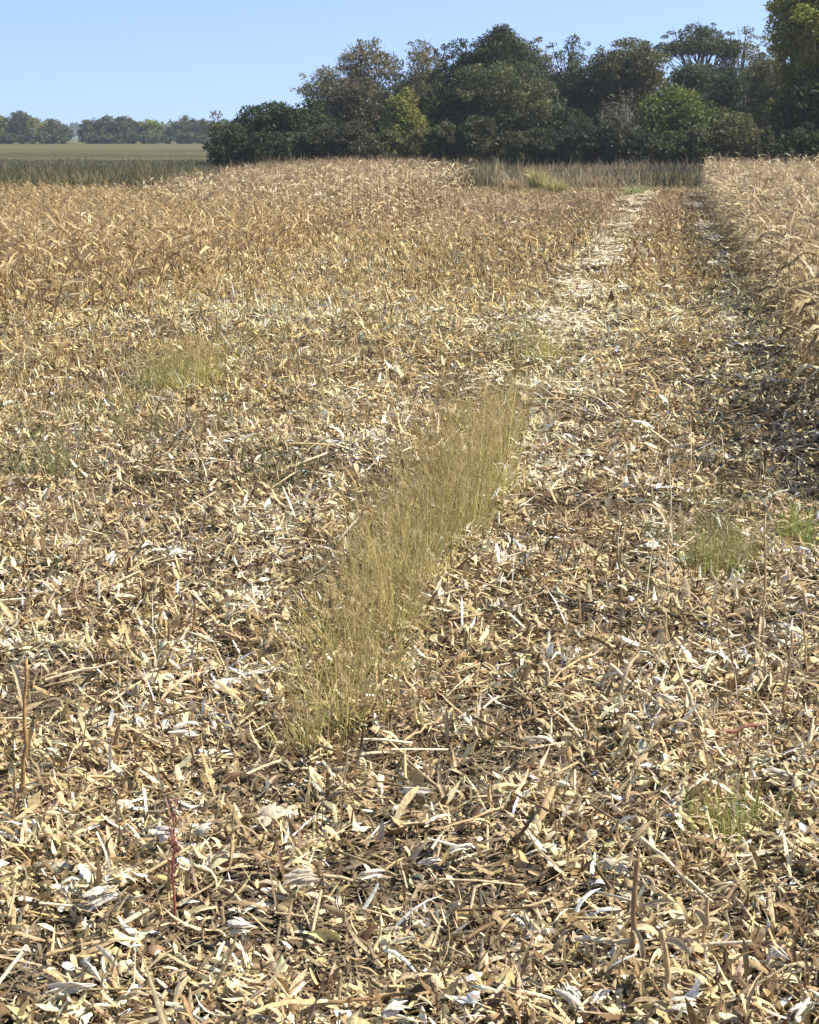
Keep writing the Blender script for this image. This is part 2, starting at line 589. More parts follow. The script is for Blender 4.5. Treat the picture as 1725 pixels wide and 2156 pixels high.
PATCH = []
for px, py, rx, ry, s in [(520, 1000, 190, 60, .5), (110, 935, 130, 60, .9), (390, 790, 70, 60, 1.3), (250, 890, 200, 50, .5), (640, 870, 110, 50, .6),
                          (120, 1180, 120, 60, .35), (240, 1300, 60, 25, .5), (1500, 1110, 90, 90, 1.1), (1690, 1110, 50, 50, .8), (1130, 720, 60, 60, .8),
                          (1090, 790, 60, 50, 1.2), (1560, 1400, 90, 90, .45), (1530, 1740, 60, 60, .9), (780, 1540, 60, 40, .5), (1260, 520, 60, 25, .6),
                          (60, 1460, 50, 40, .5), (900, 560, 120, 25, .4), (1330, 410, 60, 8, .8), (1160, 400, 30, 12, 1.5), (1350, 1170, 40, 60, .35), (1230, 470, 80, 20, .4)]:
    a, b, c = G(px, py), G(px + rx, py), G(px, py - ry)
    PATCH.append((a[0], a[1], abs(b[0] - a[0]), abs(c[1] - a[1]), s))


def dens_green(x, y):
    d = 0 * x
    for cx, cy, rx, ry, s in PATCH:
        d = d + s * np.exp(-((x - cx) / rx) ** 2 - ((y - cy) / ry) ** 2)
    return np.clip(d * .6 * (.4 + 1.1 * sm(vn(x, y, .6, 44), .35, .7)), 0, 1)


def base_green(x, y):
    D, S = hd(x, y)
    return np.clip(.38 * sm(vn(x, y, 1.5, 45), .45, .75) * (.25 + sm(-x, 2, 5)) , 0, 1)


upright(42000, 5, 14, .15, .0055, green, dens_green, .4, 3, .9)
upright(60000, 14, 30, .22, .008, green, dens_green, .35, 3, .8)
upright(50000, 30, 112, .35, .02, green, dens_green, .3, 2, .6)
upright(26000, 8, 30, .12, .008, green, base_green, .5, 2, .9)
tag(link('low_weeds', bag.mesh('low_weeds', M_WEED)), 'patches of thin green grass and weeds coming up through the litter', 'weeds', None, 'stuff')


# ---------------------------------------------------------------- corn plants
def corn_geo(x, y, z, h, seed, nleaf=9, nseg=3, lean=.05, wid=.055, spread=1.0, tasselp=.8, nac=2):
    """dried corn plants at x, y; returns bags of stalk, leaves, tassel, ear"""
    r = np.random.default_rng(seed)
    N = len(x)
    st, lf, ts, er = Bag(), Bag(), Bag(), Bag()
    lx, ly = r.normal(0, lean, N) * h, r.normal(0, lean, N) * h
    base = np.stack([x, y, z], 1)
    top = base + np.stack([lx, ly, h], 1)
    # stalk: four-sided prism in two segments
    tt = np.array([0, .5, 1.])
    ang = np.arange(4) * math.pi / 2
    ctr = base[:, None, :] + (top - base)[:, None, :] * tt[None, :, None]
    rad = .011 * np.array([1, .85, .4])
    V = ctr[:, :, None, :] + np.stack([np.cos(ang), np.sin(ang), 0 * ang], -1)[None, None] * rad[None, :, None, None]
    idx = np.arange(N * 12).reshape(N, 3, 4)
    nx = np.roll(idx, -1, 2)
    q = np.stack([idx[:, :-1], nx[:, :-1], nx[:, 1:], idx[:, 1:]], -1).reshape(-1, 4)
    sc = np.array([.36, .25, .13]) * r.uniform(.7, 1.2, (N, 1))
    st.add(V, q, np.repeat(sc, 12, 0))
    plane = r.uniform(0, math.pi, N)
    hue = r.uniform(.85, 1.12, (N, 1))
    for i in range(nleaf):
        f = (i + .8) / (nleaf + .6)
        keep = r.random(N) < .88
        M = keep.sum()
        p = base[keep] + (top - base)[keep] * (f + r.normal(0, .02, (M, 1)))
        yaw = plane[keep] + math.pi * (i % 2) + r.normal(0, .5, M)
        L = (h[keep] / 1.9) * r.uniform(.38, .66, M) * (1 - .35 * abs(f - .5)) * spread
        pit = r.uniform(.5, 1.2, M)
        droop = r.random(M) < (.75 - .5 * f)
        bnd = -np.where(droop, r.uniform(1.7, 2.9, M), r.uniform(.5, 1.7, M)) * (1 if lean < .2 else .42)
        pal = np.array([[.67, .56, .345], [.55, .445, .265], [.81, .72, .48], [.36, .27, .155], [.69, .56, .315]])
        if lean >= .2: pal = pal * np.array([.93, .86, .72])
        c = pal[r.integers(0, 5, M)] * hue[keep] * r.uniform(.85, 1.15, (M, 1))
        lf.add(*strips(p, yaw, pit, r.normal(0, .3, M), L, r.uniform(.75, 1.2, M) * wid, bnd, c, nseg, nac, 0, .7, 'leaf', r.normal(0, 1.4, M), r.choice([.8, 1.6]), jag=.3))
    for k in range(5):
        keep = r.random(N) < tasselp
        M = keep.sum()
        if M:
            c = np.array([.42, .31, .19]) * r.uniform(.8, 1.2, (M, 1))
            ts.add(*strips(top[keep] - [0, 0, .02], r.uniform(0, 6.28, M), r.uniform(.8, 1.55, M), r.uniform(-1, 1, M), r.uniform(.18, .34, M) * h[keep] / 1.9,
                           .012 + 0 * r.random(M), -r.uniform(0, .8, M), c, 2, 2, 0, 0, 'rod'))
    keep = r.random(N) < .8
    M = keep.sum()
    if M:
        yaw = r.uniform(0, 6.28, M)
        p = base[keep] + (top - base)[keep] * r.uniform(.42, .52, (M, 1))
        c = np.array([.60, .50, .33]) * r.uniform(.85, 1.2, (M, 1))
        for rl in (0, 1.57):
            er.add(*strips(p, yaw, -.5 + 0 * yaw, rl + 0 * yaw, .2 + 0 * yaw, .055 + 0 * yaw, -.9 + 0 * yaw, c, 3, 3, 0, .5, 'husk'))
    return st, lf, ts, er


ROW = .76
pl = []
# block on the right of the mown lane
for i in range(13):
    rx = 1.95 + i * ROW
    yy = np.arange(14.5 if i > 0 else 15.2, 99, .17)
    k = rng.random(len(yy)) < (.93 if i > 1 else .88)
    yy = yy[k] + rng.normal(0, .03, k.sum())
    xx = rx + rng.normal(0, .04, len(yy))
    hh = 1.5 + .35 * vn(xx, yy, 5, 50) + rng.normal(0, .15, len(yy)) + .35 * (rng.random(len(yy)) < .07)
    for a, b, c in zip(xx, yy, hh):
        # two gaps in the wall of corn
        if i == 0 and 26 < b < 31 and random.random() < .35: continue
        pl.append((a, b, c, 0, i))
# block on the left, broken low in front and far left
for i in range(45):
    rx = -10.5 - i * ROW
    y0 = 25
    yy = np.arange(y0, 96, .2)
    k = rng.random(len(yy)) < min(.9, .35 + .12 * i) * sm(yy + 3 * vn(np.full(len(yy), rx), yy, 2, 53), 26, 33)
    yy = yy[k] + rng.normal(0, .05, k.sum())
    xx = rx + rng.normal(0, .06, len(yy))
    D, S = hd(xx, yy)
    yend = 88 + 5 * vn(xx, yy, 5, 51)
    hh = .55 + .22 * vn(xx, yy, 3, 52) + (1.05 * sm(xx, -21.6, -20.2)) * sm(yy, 50, 72) + .42 * (1 - sm(yy, 38, 62)) + .2 * sm(yy, 40, 60) * sm(xx, -20, -14) + rng.normal(0, .1, len(yy))
    vis = (np.abs(S) < CX / F * D * 1.2 + 2) & (yy < yend)
    for a, b, c, v in zip(xx, yy, hh, vis):
        if v: pl.append((a, b, max(.35, c), 1, i))
pl = np.array(pl)
D, S = hd(pl[:, 0], pl[:, 1])
vis = np.abs(S) < CX / F * D
score = pl[:, 2] / D * np.where(vis, 1, 0) * np.where(pl[:, 4] < 1, 1, np.where(pl[:, 4] < 2, .9, np.where(pl[:, 4] < 4, .75, .5)))
order = np.argsort(-score)
near = order[:296]
rest = order[296:]
# every plant that shows small goes into one mass
b = pl[rest]
lowm = b[:, 3] == 1
bag = Bag()
zz = terr(b[:, 0], b[:, 1])
for mask, kw in ((~lowm, dict(nleaf=13, nseg=3, wid=.062)), (lowm & (b[:, 2] > 1.2), dict(nleaf=9, nseg=2, wid=.07)),
                 (lowm & (b[:, 2] <= 1.2), dict(nleaf=8, nseg=2, wid=.05, lean=.22, spread=1.5, tasselp=.3))):
    for g in corn_geo(b[mask, 0], b[mask, 1], zz[mask], b[mask, 2], 5, **kw):
        if g.V:
            bag.V += g.V
            bag.C += g.C
            bag.F += [f + bag.n for f in g.F]
            bag.n += g.n
tag(link('standing_corn', bag.mesh('standing_corn', M_CORN)), 'mass of dry tan corn plants behind the front rows on both sides of the lane', 'corn', None, 'stuff')
# prototypes
z1 = np.zeros(1)
protos = {0: [], 1: []}
for v in range(10):
    for kind, kw in ((0, dict(nleaf=11, nseg=6, wid=.058, lean=.05, nac=3)), (1, dict(nleaf=9, nseg=5, wid=.05, lean=.22, spread=1.5, tasselp=.3, nac=3))):
        hh0 = 1.75 if kind == 0 else .75
        gs = corn_geo(z1, z1, z1, np.array([hh0]), 100 + v * 2 + kind, **kw)
        ms = []
        for nm, g, mt in zip(('stalk', 'foliage', 'tassel', 'ear'), gs, (M_STALK, M_CORN, M_CORN, M_HUSK)):
            if g.V: ms.append((nm, g.mesh(nm, mt, nm != 'stalk')))
        protos[kind].append((hh0, ms))
LBL = {(0, 0): 'dry tan corn plant in the front row on the right, facing the mown lane',
       (0, 1): 'dry tan corn plant in the right block, standing behind its front row',
       (1, 0): 'low broken corn plant in the edge row of the left block',
       (1, 1): 'low broken corn plant standing behind the edge row of the left block'}
GRP = {(0, 0): 'front row corn plants on the right', (0, 1): 'corn plants behind the right front row',
       (1, 0): 'edge row corn plants on the left', (1, 1): 'corn plants behind the left edge row'}
for j in near:
    x, y, h, kd, row = pl[j]
    kd = int(kd)
    h0, ms = protos[kd][random.randrange(10)]
    root = link('corn_plant', None, None, (x, y, float(terr(x, y)) - .01))
    root.rotation_euler = (0, 0, random.uniform(0, 6.28))
    s = h / h0
    root.scale = (1, 1, s) if kd == 0 else (s, s, s)
    key = (kd, 0 if row < 1 else 1)
    tag(root, LBL[key], 'corn plant', GRP[key])
    for nm, m in ms:
        link(nm, m, root)


# ---------------------------------------------------------------- seeding grass clumps
def grass_clump(x, y, h, rad, n, label, group='grass clumps in the weedy strip', seed=0, tone=(1, 1, 1), lean=.12, name='grass_clump'):
    r = np.random.default_rng(seed)
    rr = rad * .75 * np.abs(r.normal(0, 1, n))
    ph = r.uniform(0, 6.28, n)
    bx, by = rr * np.cos(ph), rr * np.sin(ph)
    zt = float(terr(x, y))
    pos = np.stack([bx, by, terr(x + bx, y + by) - zt - .02], 1)
    hh = h * (.35 + .75 * r.random(n) ** .8)
    yaw = ph + r.normal(0, .9, n)
    pit = 1.53 - np.abs(r.normal(0, lean, n)) * np.where(r.random(n) < .2, 3, 1)
    bend = -np.abs(r.normal(0, .28, n))
    pal = np.array([[.62, .56, .21], [.46, .45, .16], [.72, .62, .28], [.22, .24, .08], [.80, .72, .36]]) * np.array(tone)
    c = pal[r.integers(0, 5, n)] * r.uniform(.6, 1.25, (n, 1))
    st = Bag()
    W = r.uniform(.003, .0062, n) * np.where(r.random(n) < .12, 1.5, 1)
    V, q, C = strips(pos, yaw, pit, r.uniform(-1.5, 1.5, n), hh, W, bend, c, 5, 2, 0, 0, 'rod', 0, 1.5, (.75, .62, .52))
    st.add(V, q, C)
    # low leaf blades
    m = n // 2
    ph2 = r.uniform(0, 6.28, m)
    rr2 = rad * 1.1 * np.sqrt(r.random(m))
    p2 = np.stack([rr2 * np.cos(ph2), rr2 * np.sin(ph2), terr(x + rr2 * np.cos(ph2), y + rr2 * np.sin(ph2)) - zt - .01], 1)
    st.add(*strips(p2, ph2 + r.normal(0, .8, m), r.uniform(1.0, 1.5, m), r.uniform(-1, 1, m), h * r.uniform(.25, .6, m), r.uniform(.004, .007, m), -r.uniform(.2, 1.2, m),
                   pal[r.integers(0, 4, m)] * .85 * r.uniform(.8, 1.2, (m, 1)), 3, 2, 0))
    # airy seed heads
    Vr = V.reshape(n, 6, 2, 3).mean(2)
    hb = Bag()
    for k in range(7):
        f = r.uniform(.55, 1.0, n)
        s = f * 5
        i0 = np.minimum(s.astype(int), 4)
        p = Vr[np.arange(n), i0] * (1 - (s - i0))[:, None] + Vr[np.arange(n), i0 + 1] * (s - i0)[:, None]
        hc = np.array([.42, .32, .18]) * np.array(tone) * r.uniform(.7, 1.3, (n, 1))
        hb.add(*strips(p, r.uniform(0, 6.28, n), r.uniform(.5, 1.35, n), r.uniform(-1, 1, n), h * r.uniform(.06, .17, n), r.uniform(.0018, .0035, n), -r.uniform(0, .6, n), hc, 2, 2, 0, 0, 'rod'))
    st.V += hb.V
    st.C += hb.C
    st.F += [f + st.n for f in hb.F]
    root = link(name, st.mesh(name, M_GRASS), None, (x, y, zt))
    tag(root, label, 'grass', group)
    return root


GC = [  # px, py of the base, height, radius, stems, label
    (655, 1590, .42, .17, 150, 'short yellow-green grass clump at the near end of the weedy strip'),
    (720, 1530, .50, .20, 190, 'yellow-green grass clump second from the near end of the strip'),
    (660, 1470, .42, .15, 110, 'thin grass clump on the left edge of the strip near its near end'),
    (770, 1430, .55, .22, 230, 'grass clump with brown airy tops third along the strip'),
    (700, 1370, .52, .20, 190, 'brownish grass clump leaning left beside pale husks in the strip'),
    (830, 1340, .62, .22, 240, 'dense grass clump just left of a dark hole in the litter'),
    (760, 1290, .60, .20, 200, 'brown-topped grass clump on the left side, middle of the strip'),
    (880, 1240, .74, .21, 250, 'pale green grass clump at the middle of the strip, right side'),
    (820, 1210, .70, .20, 220, 'fine grass clump at the middle of the strip, left side'),
    (930, 1170, .84, .21, 260, 'tall green grass clump left of the tallest ones'),
    (870, 1130, .78, .19, 200, 'airy brown grass clump on the left edge above the middle of the strip'),
    (990, 1110, .98, .21, 280, 'tallest golden grass clump, at the right front of the far end'),
    (925, 1060, .90, .20, 240, 'tall brown-topped grass clump left of the tallest golden clump'),
    (1035, 1050, 1.0, .20, 280, 'tall golden grass clump at the right edge of the far end'),
    (980, 1010, .92, .20, 230, 'tall grass clump behind the tallest golden clump'),
    (1055, 980, .92, .19, 200, 'greenish grass clump at the far right end of the strip'),
    (1085, 925, .70, .18, 140, 'low green grass clump just beyond the far end of the strip')]
for i, (px, py, h, rad, n, lb) in enumerate(GC):
    g = G(px, py)
    h *= 1.22 if i < 9 else 1.05
    grass_clump(g[0], g[1], h, rad, int(n * ((.36, .5, .3, .55, .42, .6, .34, .5)[i % 8])), lb, seed=200 + i, tone=(1.04, 1.05, .85) if i % 3 else (.95, .93, .78), lean=.24 if py > 1350 else .13)
for i, (px, py, h, rad, n, lb, tn) in enumerate([
        (1500, 1215, .45, .25, 150, 'sparse green grass clump right of the thin pale upright stalk', (.8, .92, .7)),
        (1560, 1190, .38, .2, 100, 'dull green grass clump between two dry stalks on the right', (.8, .92, .7)),
        (1690, 1150, .38, .2, 110, 'bright green grass clump near the right edge', (.75, 1.05, .55)),
        (1520, 1790, .30, .14, 60, 'thin green grass clump in the lower right litter', (.75, 1, .55)),
        (1570, 1760, .27, .12, 45, 'small green grass clump right of another in the lower right', (.75, 1, .55)),
        (380, 830, .8, .35, 150, 'yellow-green grass clump in the middle distance on the left', (1, 1.05, .8)),
        (435, 810, .7, .3, 130, 'yellow-green grass clump right of its taller twin on the left', (1.1, 1.1, .8)),
        (330, 825, .7, .3, 90, 'dark green grass clump left of the yellow-green pair', (.6, .7, .6)),
        (110, 1000, .4, .3, 120, 'low green grass clump by the left edge', (.6, .7, .6)),
        (1150, 770, .6, .3, 120, 'pale green grass clump beyond the strip on the bright litter', (1.1, 1.1, .8))]):
    g = G(px, py)
    grass_clump(g[0], g[1], h, rad, n, lb, 'lone grass clumps in the litter', 300 + i, tn)


# ---------------------------------------------------------------- single husks, stalks and the red weed
def husk(px, py, L, W, yaw, pitch, label, white=.5, bend=.6, n=6, z=.115):
    L, W, white = L * .95, W * .95, white * .72
    g = G(px, py, z)
    root = None
    b = Bag()
    r = np.random.default_rng(int(px * 7 + py))
    c0 = np.array([.60, .50, .34]) * (1 - white) + np.array([.84, .80, .70]) * white
    m = n
    yw = yaw + r.normal(0, .32, m)
    pos = np.zeros((m, 3)) + r.normal(0, .011, (m, 3))
    b.add(*strips(pos, yw, pitch * .35 + r.normal(0, .12, m), r.normal(0, .6, m), L * r.uniform(.45, 1.05, m), W * r.uniform(.25, .85, m), -bend * .7 + r.normal(0, .3, m),
                  np.clip(c0 * r.uniform(.85, 1.1, (m, 1)), 0, .88), 7, 5, .5, -.8, 'husk', r.normal(0, .5, m), jag=.25))
    o = link('corn_husk', b.mesh('corn_husk', M_HUSK, True), None, (g[0], g[1], float(terr(g[0], g[1])) + z))
    tag(o, label, 'corn husk', 'pale husks lying on the litter')


for a in [
    (570, 1705, .20, .075, .55, .45, 'large beige cupped husk right of the red weed, tilted up to the right', .2),
    (782, 1836, .15, .034, .35, .15, 'narrow white husk lying alone in the lower middle, tilted up to the right', 1.),
    (640, 1862, .15, .05, .05, .1, 'flat beige husk left of the narrow white one in the lower middle', .35),
    (905, 1797, .11, .055, .3, .3, 'white two-lobed husk scrap in the lower middle above the narrow white one', 1.),
    (970, 1778, .12, .03, .2, .2, 'small white torn husk right of the two-lobed scrap', .9),
    (1054, 1266, .17, .06, 1.9, .4, 'pale striped oval husk right of the dark hole by the grass strip', .6),
    (1092, 1282, .10, .05, 1.4, .2, 'small round cream husk right of the striped oval one', .45),
    (978, 1236, .17, .045, 1.75, .5, 'upright cream husk left of the striped oval one', .4),
    (1662, 1330, .22, .06, 1.9, .5, 'white split husk standing near the right edge above the middle', .95),
    (1398, 1487, .18, .05, 2.4, .3, 'white husk at the lower end of a fallen stalk on the right', .9),
    (1640, 1622, .22, .05, 2.9, .15, 'long cream husk near the right edge', .6),
    (1295, 1812, .17, .06, 2.85, .3, 'boat-shaped cream husk leaning on the brown broken stalk', .35),
    (1205, 2075, .20, .055, 2.3, .2, 'large white husk near the bottom edge, right of the middle', .85),
    (1262, 2080, .10, .05, 1.0, .5, 'small white husk standing right of the large white one at the bottom', .8),
    (345, 1768, .15, .08, .2, .2, 'bright white crumpled husk just behind the red weed', 1.),
    (425, 1752, .12, .06, .4, .3, 'white husk scrap right of the red weed top', .85),
    (510, 1945, .17, .06, -.2, .15, 'bright white husk below and right of the red weed', 1.),
    (480, 1430, .24, .10, .2, .1, 'broad white husk heap left of the near end of the grass strip', .9),
    (545, 1415, .18, .06, .5, .3, 'white husk pointing up right beside the broad heap', .8),
    (390, 1530, .17, .08, .3, .2, 'white crumpled husk left of and below the broad heap', .95),
    (290, 1510, .15, .06, 1.9, .3, 'cream husk left of the white crumpled one', .6),
    (150, 2085, .22, .06, .2, .1, 'long white husk in the bottom left corner', .9),
    (215, 1900, .16, .06, .5, .25, 'white husk scrap on the left between the tall stalk and the red weed', .85),
    (1440, 2120, .12, .05, -.3, .2, 'small white husk at the bottom edge right of the middle', .8),
    (1635, 1985, .14, .035, 2.0, .3, 'narrow white husk in the lower right', .95),
    (830, 2120, .14, .06, .1, .1, 'white flat husk at the bottom edge in the middle', .9),
    (1690, 2110, .17, .06, .9, .3, 'white frayed husk in the bottom right corner', .85),
    (880, 1655, .18, .05, -.15, .1, 'white ragged husk right of and below the grass strip', .85),
    (1130, 1560, .16, .04, .1, .1, 'cream husk lying flat in the middle of the lane', .4),
    (1590, 1795, .24, .045, .8, .2, 'tan rolled husk pointing up right in the lower right', .1),
    (230, 1170, .2, .06, 1.5, .7, 'white husk standing up in the left middle distance', .9),
    (375, 1165, .2, .05, .9, .5, 'white husk left of the middle of the grass strip', .9),
    (1370, 1150, .12, .09, .5, .3, 'bright white husk tuft left of the thin pale stalk', 1.),
]:
    husk(*a)


def stalk(base, top, r0, r1, label, colr, leaf=0, z0=.03, z1=None, kink=.06, cat='corn stalk', group='single dry stalks', redn=None):
    """a stalk from a picture point on the ground up to a picture point; standing when z1 is None"""
    g = G(base[0], base[1], z0)
    if z1 is None:                      # standing: top lies over a spot near the base
        D = hd(g[0], g[1])[0]
        d = FWD + RIGHT * (top[0] - CX) / F + UP * (CY - top[1]) / F
        t = D / (d[0] * HEAD[0] + d[1] * HEAD[1])
        e = np.array([0, 0, H]) + d * t
    else:
        e = G(top[0], top[1], z1)
    g = np.array(g)
    off = e - g
    ln = np.linalg.norm(off)
    r = np.random.default_rng(int(base[0] + base[1] * 3))
    m = 8
    tt = np.linspace(0, 1, m)
    pts = off[None] * tt[:, None] + r.normal(0, kink * ln * .25, (m, 3)) * np.sin(tt * math.pi)[:, None]
    pts[0] -= off / ln * .05 if z1 is None else 0
    rad = r0 + (r1 - r0) * tt
    rad = rad * r.uniform(.8, 1.25, m)
    b = Bag()
    V, q = tube(pts, rad, 8)
    b.add(V, q, np.array(colr))
    root = link('corn_stalk', b.mesh('corn_stalk', M_STALK, True), None, g)
    tag(root, label, cat, group)
    if leaf:
        for i in range(leaf):
            lb = Bag()
            c = np.array([[.56, .45, .28]]) * r.uniform(.75, 1.2)
            lb.add(*strips(off[None] * r.uniform(.15, .95), r.uniform(0, 6.28, 1), r.uniform(.2, 1.2, 1), r.normal(0, .5, 1), ln * r.uniform(.25, .5, 1), r.uniform(.015, .032, 1), -r.uniform(1, 2.6, 1), c, 6, 3, 0, .7, 'leaf', r.normal(0, .8, 1)))
            link('leaf', lb.mesh('leaf', M_HUSK, True), root)
    return root


BR, TN, PL, RD = (.30, .19, .09), (.48, .34, .17), (.62, .52, .33), (.34, .15, .10)
stalk((42, 1690), (55, 1388), .011, .008, 'tall brown upright stalk by the left edge, split along its length', (.36, .22, .09), 2)
stalk((27, 1745), (32, 1620), .007, .006, 'short thin stalk below the tall brown one at the left edge', BR, 0)
stalk((1330, 2015), (1345, 1790), .014, .010, 'thick brown broken stalk standing in the lower right', BR, 8)
stalk((1404, 1290), (1408, 945), .007, .004, 'thin pale upright stalk right of the lane centre', PL, 5)
stalk((1405, 1370), (1402, 1290), .009, .007, 'short tan stump at the foot of the thin pale stalk', TN, 4)
stalk((1605, 1345), (1612, 1085), .008, .005, 'tan upright stalk near the right edge with curled leaves', TN, 6)
stalk((1300, 1180), (1305, 1075), .006, .004, 'thin straw stalk standing in the lane left of the tall pale one', PL, 2)
stalk((1650, 1500), (1668, 1330), .009, .006, 'tan stalk leaning right near the right edge, below the white split husk', TN, 4)
stalk((1545, 1420), (1528, 1290), .007, .005, 'brown stalk leaning left among green grass on the right', BR, 3)
stalk((1700, 1420), (1690, 1290), .008, .005, 'tan leafy stalk right against the right edge', TN, 4)
stalk((1480, 2010), (1492, 1890), .009, .007, 'short tan stump right of the thick brown broken stalk', TN, 4)
stalk((1620, 1290), (1590, 1180), .006, .004, 'thin stalk leaning left at the foot of the right-hand upright stalk', PL, 2)
stalk((1490, 1560), (1425, 1400), .010, .007, 'pale stalk leaning left on the right side', PL, 3)
stalk((825, 1500), (828, 1405), .005, .004, 'thin yellow stem standing right of the near grass clumps', (.5, .42, .16), 0)
stalk((405, 1330), (412, 1265), .009, .008, 'short brown stump left of the grass strip', BR, 3)
stalk((915, 1230), (1010, 1160), .006, .004, 'dark thin twig slanting up right out of the grass strip', (.13, .08, .06), 0)
stalk((1410, 2120), (1395, 1960), .012, .009, 'tan stump standing at the bottom edge in the lower right', TN, 6)
stalk((715, 1760), (735, 1560), .004, .002, 'dry stem standing below the near end of the strip', (.3, .2, .1), 0)
stalk((485, 1820), (492, 1690), .005, .003, 'thin yellowish stem right of the red weed', (.42, .33, .16), 2)
stalk((95, 1432), (245, 1393), .010, .006, 'straw-coloured stalk lying by the tall brown one on the left', PL, 0, .06, .12)
stalk((1285, 1400), (1395, 1490), .012, .010, 'pale fallen stalk slanting down right to a white husk', PL, 0, .2, .09)
stalk((1500, 1545), (1612, 1524), .010, .009, 'reddish fallen stalk lying on the right', RD, 0, .08, .12)
stalk((930, 1510), (850, 1560), .007, .006, 'tan fallen stalk right of the near grass clumps', TN, 0, .07, .09)
stalk((690, 2110), (905, 2090), .008, .006, 'brown fallen stalk lying across the bottom middle', BR, 0, .08, .09)
stalk((1130, 1460), (1290, 1340), .009, .006, 'tan fallen stalk slanting up right in the lane', TN, 0, .07, .14)
stalk((1350, 1765), (1500, 1900), .010, .008, 'long pale fallen stalk slanting down right past the brown broken stalk', PL, 3, .22, .08)
stalk((610, 1765), (665, 1715), .005, .003, 'white forked stem lying right of the large beige husk', (.8, .76, .66), 0, .07, .12)
stalk((1210, 1975), (1330, 1985), .011, .010, 'straw-coloured stalk lying left of the brown broken stalk', PL, 0, .08, .09)
stalk((930, 1745), (1060, 1700), .006, .005, 'tan fallen stalk lying in the lower middle', TN, 0, .07, .09)
stalk((100, 2010), (230, 1975), .008, .006, 'tan fallen stalk in the lower left', TN, 0, .07, .1)

# red weed
g = G(368, 1950, 0)
root = link('red_weed', None, None, (g[0], g[1], float(terr(g[0], g[1]))))
tag(root, 'small red-stemmed weed standing in the lower left litter', 'weed')
b = Bag()
hgt = .48
main = [(0, 0, -.02), (.004, 0, .1), (-.006, .004, .22), (.01, 0, .36), (.014, -.006, hgt)]
V, q = tube(main, [.006, .005, .0045, .0035, .002], 6)
b.add(V, q, np.array((.33, .085, .06)))
hb = Bag()
r = np.random.default_rng(5)
for i in range(22):
    t = r.uniform(.35, 1)
    p = np.array([.01 * t, 0, hgt * t])
    a, l = r.uniform(0, 6.28), r.uniform(.05, .11)
    e = p + np.array([math.cos(a) * l * .55, math.sin(a) * l * .55, l * .8])
    V, q = tube([p, (p + e) / 2 + [0, 0, -.005], e], [.002, .0016, .001], 4)
    b.add(V, q, np.array((.33, .10, .07)))
    m = 14
    f = r.random(m)
    hb.add(*strips(p + (e - p) * f[:, None] + r.normal(0, .006, (m, 3)), r.uniform(0, 6.28, m), r.normal(0, .8, m), r.normal(0, 1, m), r.uniform(.01, .022, m), r.uniform(.005, .010, m), 0,
                   np.array([.30, .15, .11]) * r.uniform(.6, 1.3, (m, 1)), 1, 2))
link('stem', b.mesh('stem', M_STALK, True), root)
link('seed_heads', hb.mesh('seed_heads', M_WEED), root)

# ---------------------------------------------------------------- weedy margin beyond the field
bag = Bag()


def margin(n, d0, d1, s0, s1, h, w, cols, hn=8):
    D = np.sqrt(rng.random(n) * (d1 ** 2 - d0 ** 2) + d0 ** 2)
    pxx = rng.uniform(s0, s1, n)
    S = (pxx - CX) / F / math.cos(P) * D
    x, y = D * HEAD[0] + S * RIGHT[0], D * HEAD[1] + S * RIGHT[1]
    L = h * rng.lognormal(0, .22, n) * (.45 + 1.0 * vn(x, y, hn, 61))
    pos = np.stack([x, y, terr(x, y) - .02], 1)
    cc = np.array(cols)
    k = (vn(x, y, 5, 62) * .7 + rng.random(n) * .3)
    c = cc[np.clip((k * len(cc)).astype(int), 0, len(cc) - 1)] * rng.uniform(.75, 1.25, (n, 1))
    bag.add(*strips(pos, rng.uniform(0, 6.28, n), 1.5 - np.abs(rng.normal(0, .16, n)), rng.uniform(-1.5, 1.5, n), L, w * rng.uniform(.6, 1.3, n), -np.abs(rng.normal(0, .5, n)), c, 2, 2, 0, 0, 'leaf', rng.normal(0, .6, n)))


OL = [(.07, .072, .028), (.10, .10, .04), (.15, .135, .06), (.24, .19, .09), (.085, .08, .035)]
margin(42000, 91, 114, -300, 700, 1.0, .06, OL + [(.22, .19, .09), (.28, .23, .12)], 2)
margin(42000, 108, 150, 560, 2050, 1.0, .07, OL + [(.34, .26, .15), (.42, .33, .19), (.26, .20, .11), (.38, .29, .16)], 3)
margin(6000, 93, 100, 0, 700, .8, .09, [(.36, .28, .16), (.30, .24, .12)])
margin(40000, 112, 230, -400, 600, .3, .07, [(.10, .10, .045), (.13, .125, .06), (.17, .155, .08)])
0 and margin(12000, 200, 620, -500, 640, .5, .35, [(.10, .10, .045), (.13, .125, .06), (.17, .155, .08)], 40)
tag(link('rank_weeds', bag.mesh('rank_weeds', M_WEED)), 'belt of olive and brown rank weeds between the corn and the woods', 'weeds', None, 'stuff')


def weed_clump(px, py, h, rad, n, label, cols, seed):
    g = G(px, py)
    D = hd(g[0], g[1])[0]
    r = np.random.default_rng(seed)
    b = Bag()
    ph = r.uniform(0, 6.28, n)
    rr = rad * np.sqrt(r.random(n))
    pos = np.stack([rr * np.cos(ph), rr * np.sin(ph), 0 * rr - .03], 1)
    c = np.array(cols)[r.integers(0, len(cols), n)] * r.uniform(.8, 1.2, (n, 1))
    b.add(*strips(pos, ph + r.normal(0, .5, n), 1.5 - np.abs(r.normal(0, .18, n)), r.uniform(-1, 1, n), h * r.uniform(.5, 1.1, n), r.uniform(.03, .07, n), -np.abs(r.normal(0, .7, n)), c, 3, 2, 0, 0, 'leaf'))
    o = link('tall_weed', b.mesh('tall_weed', M_WEED), None, (g[0], g[1], float(terr(g[0], g[1]))))
    tag(o, label, 'weed', 'tall weeds at the far end of the field')


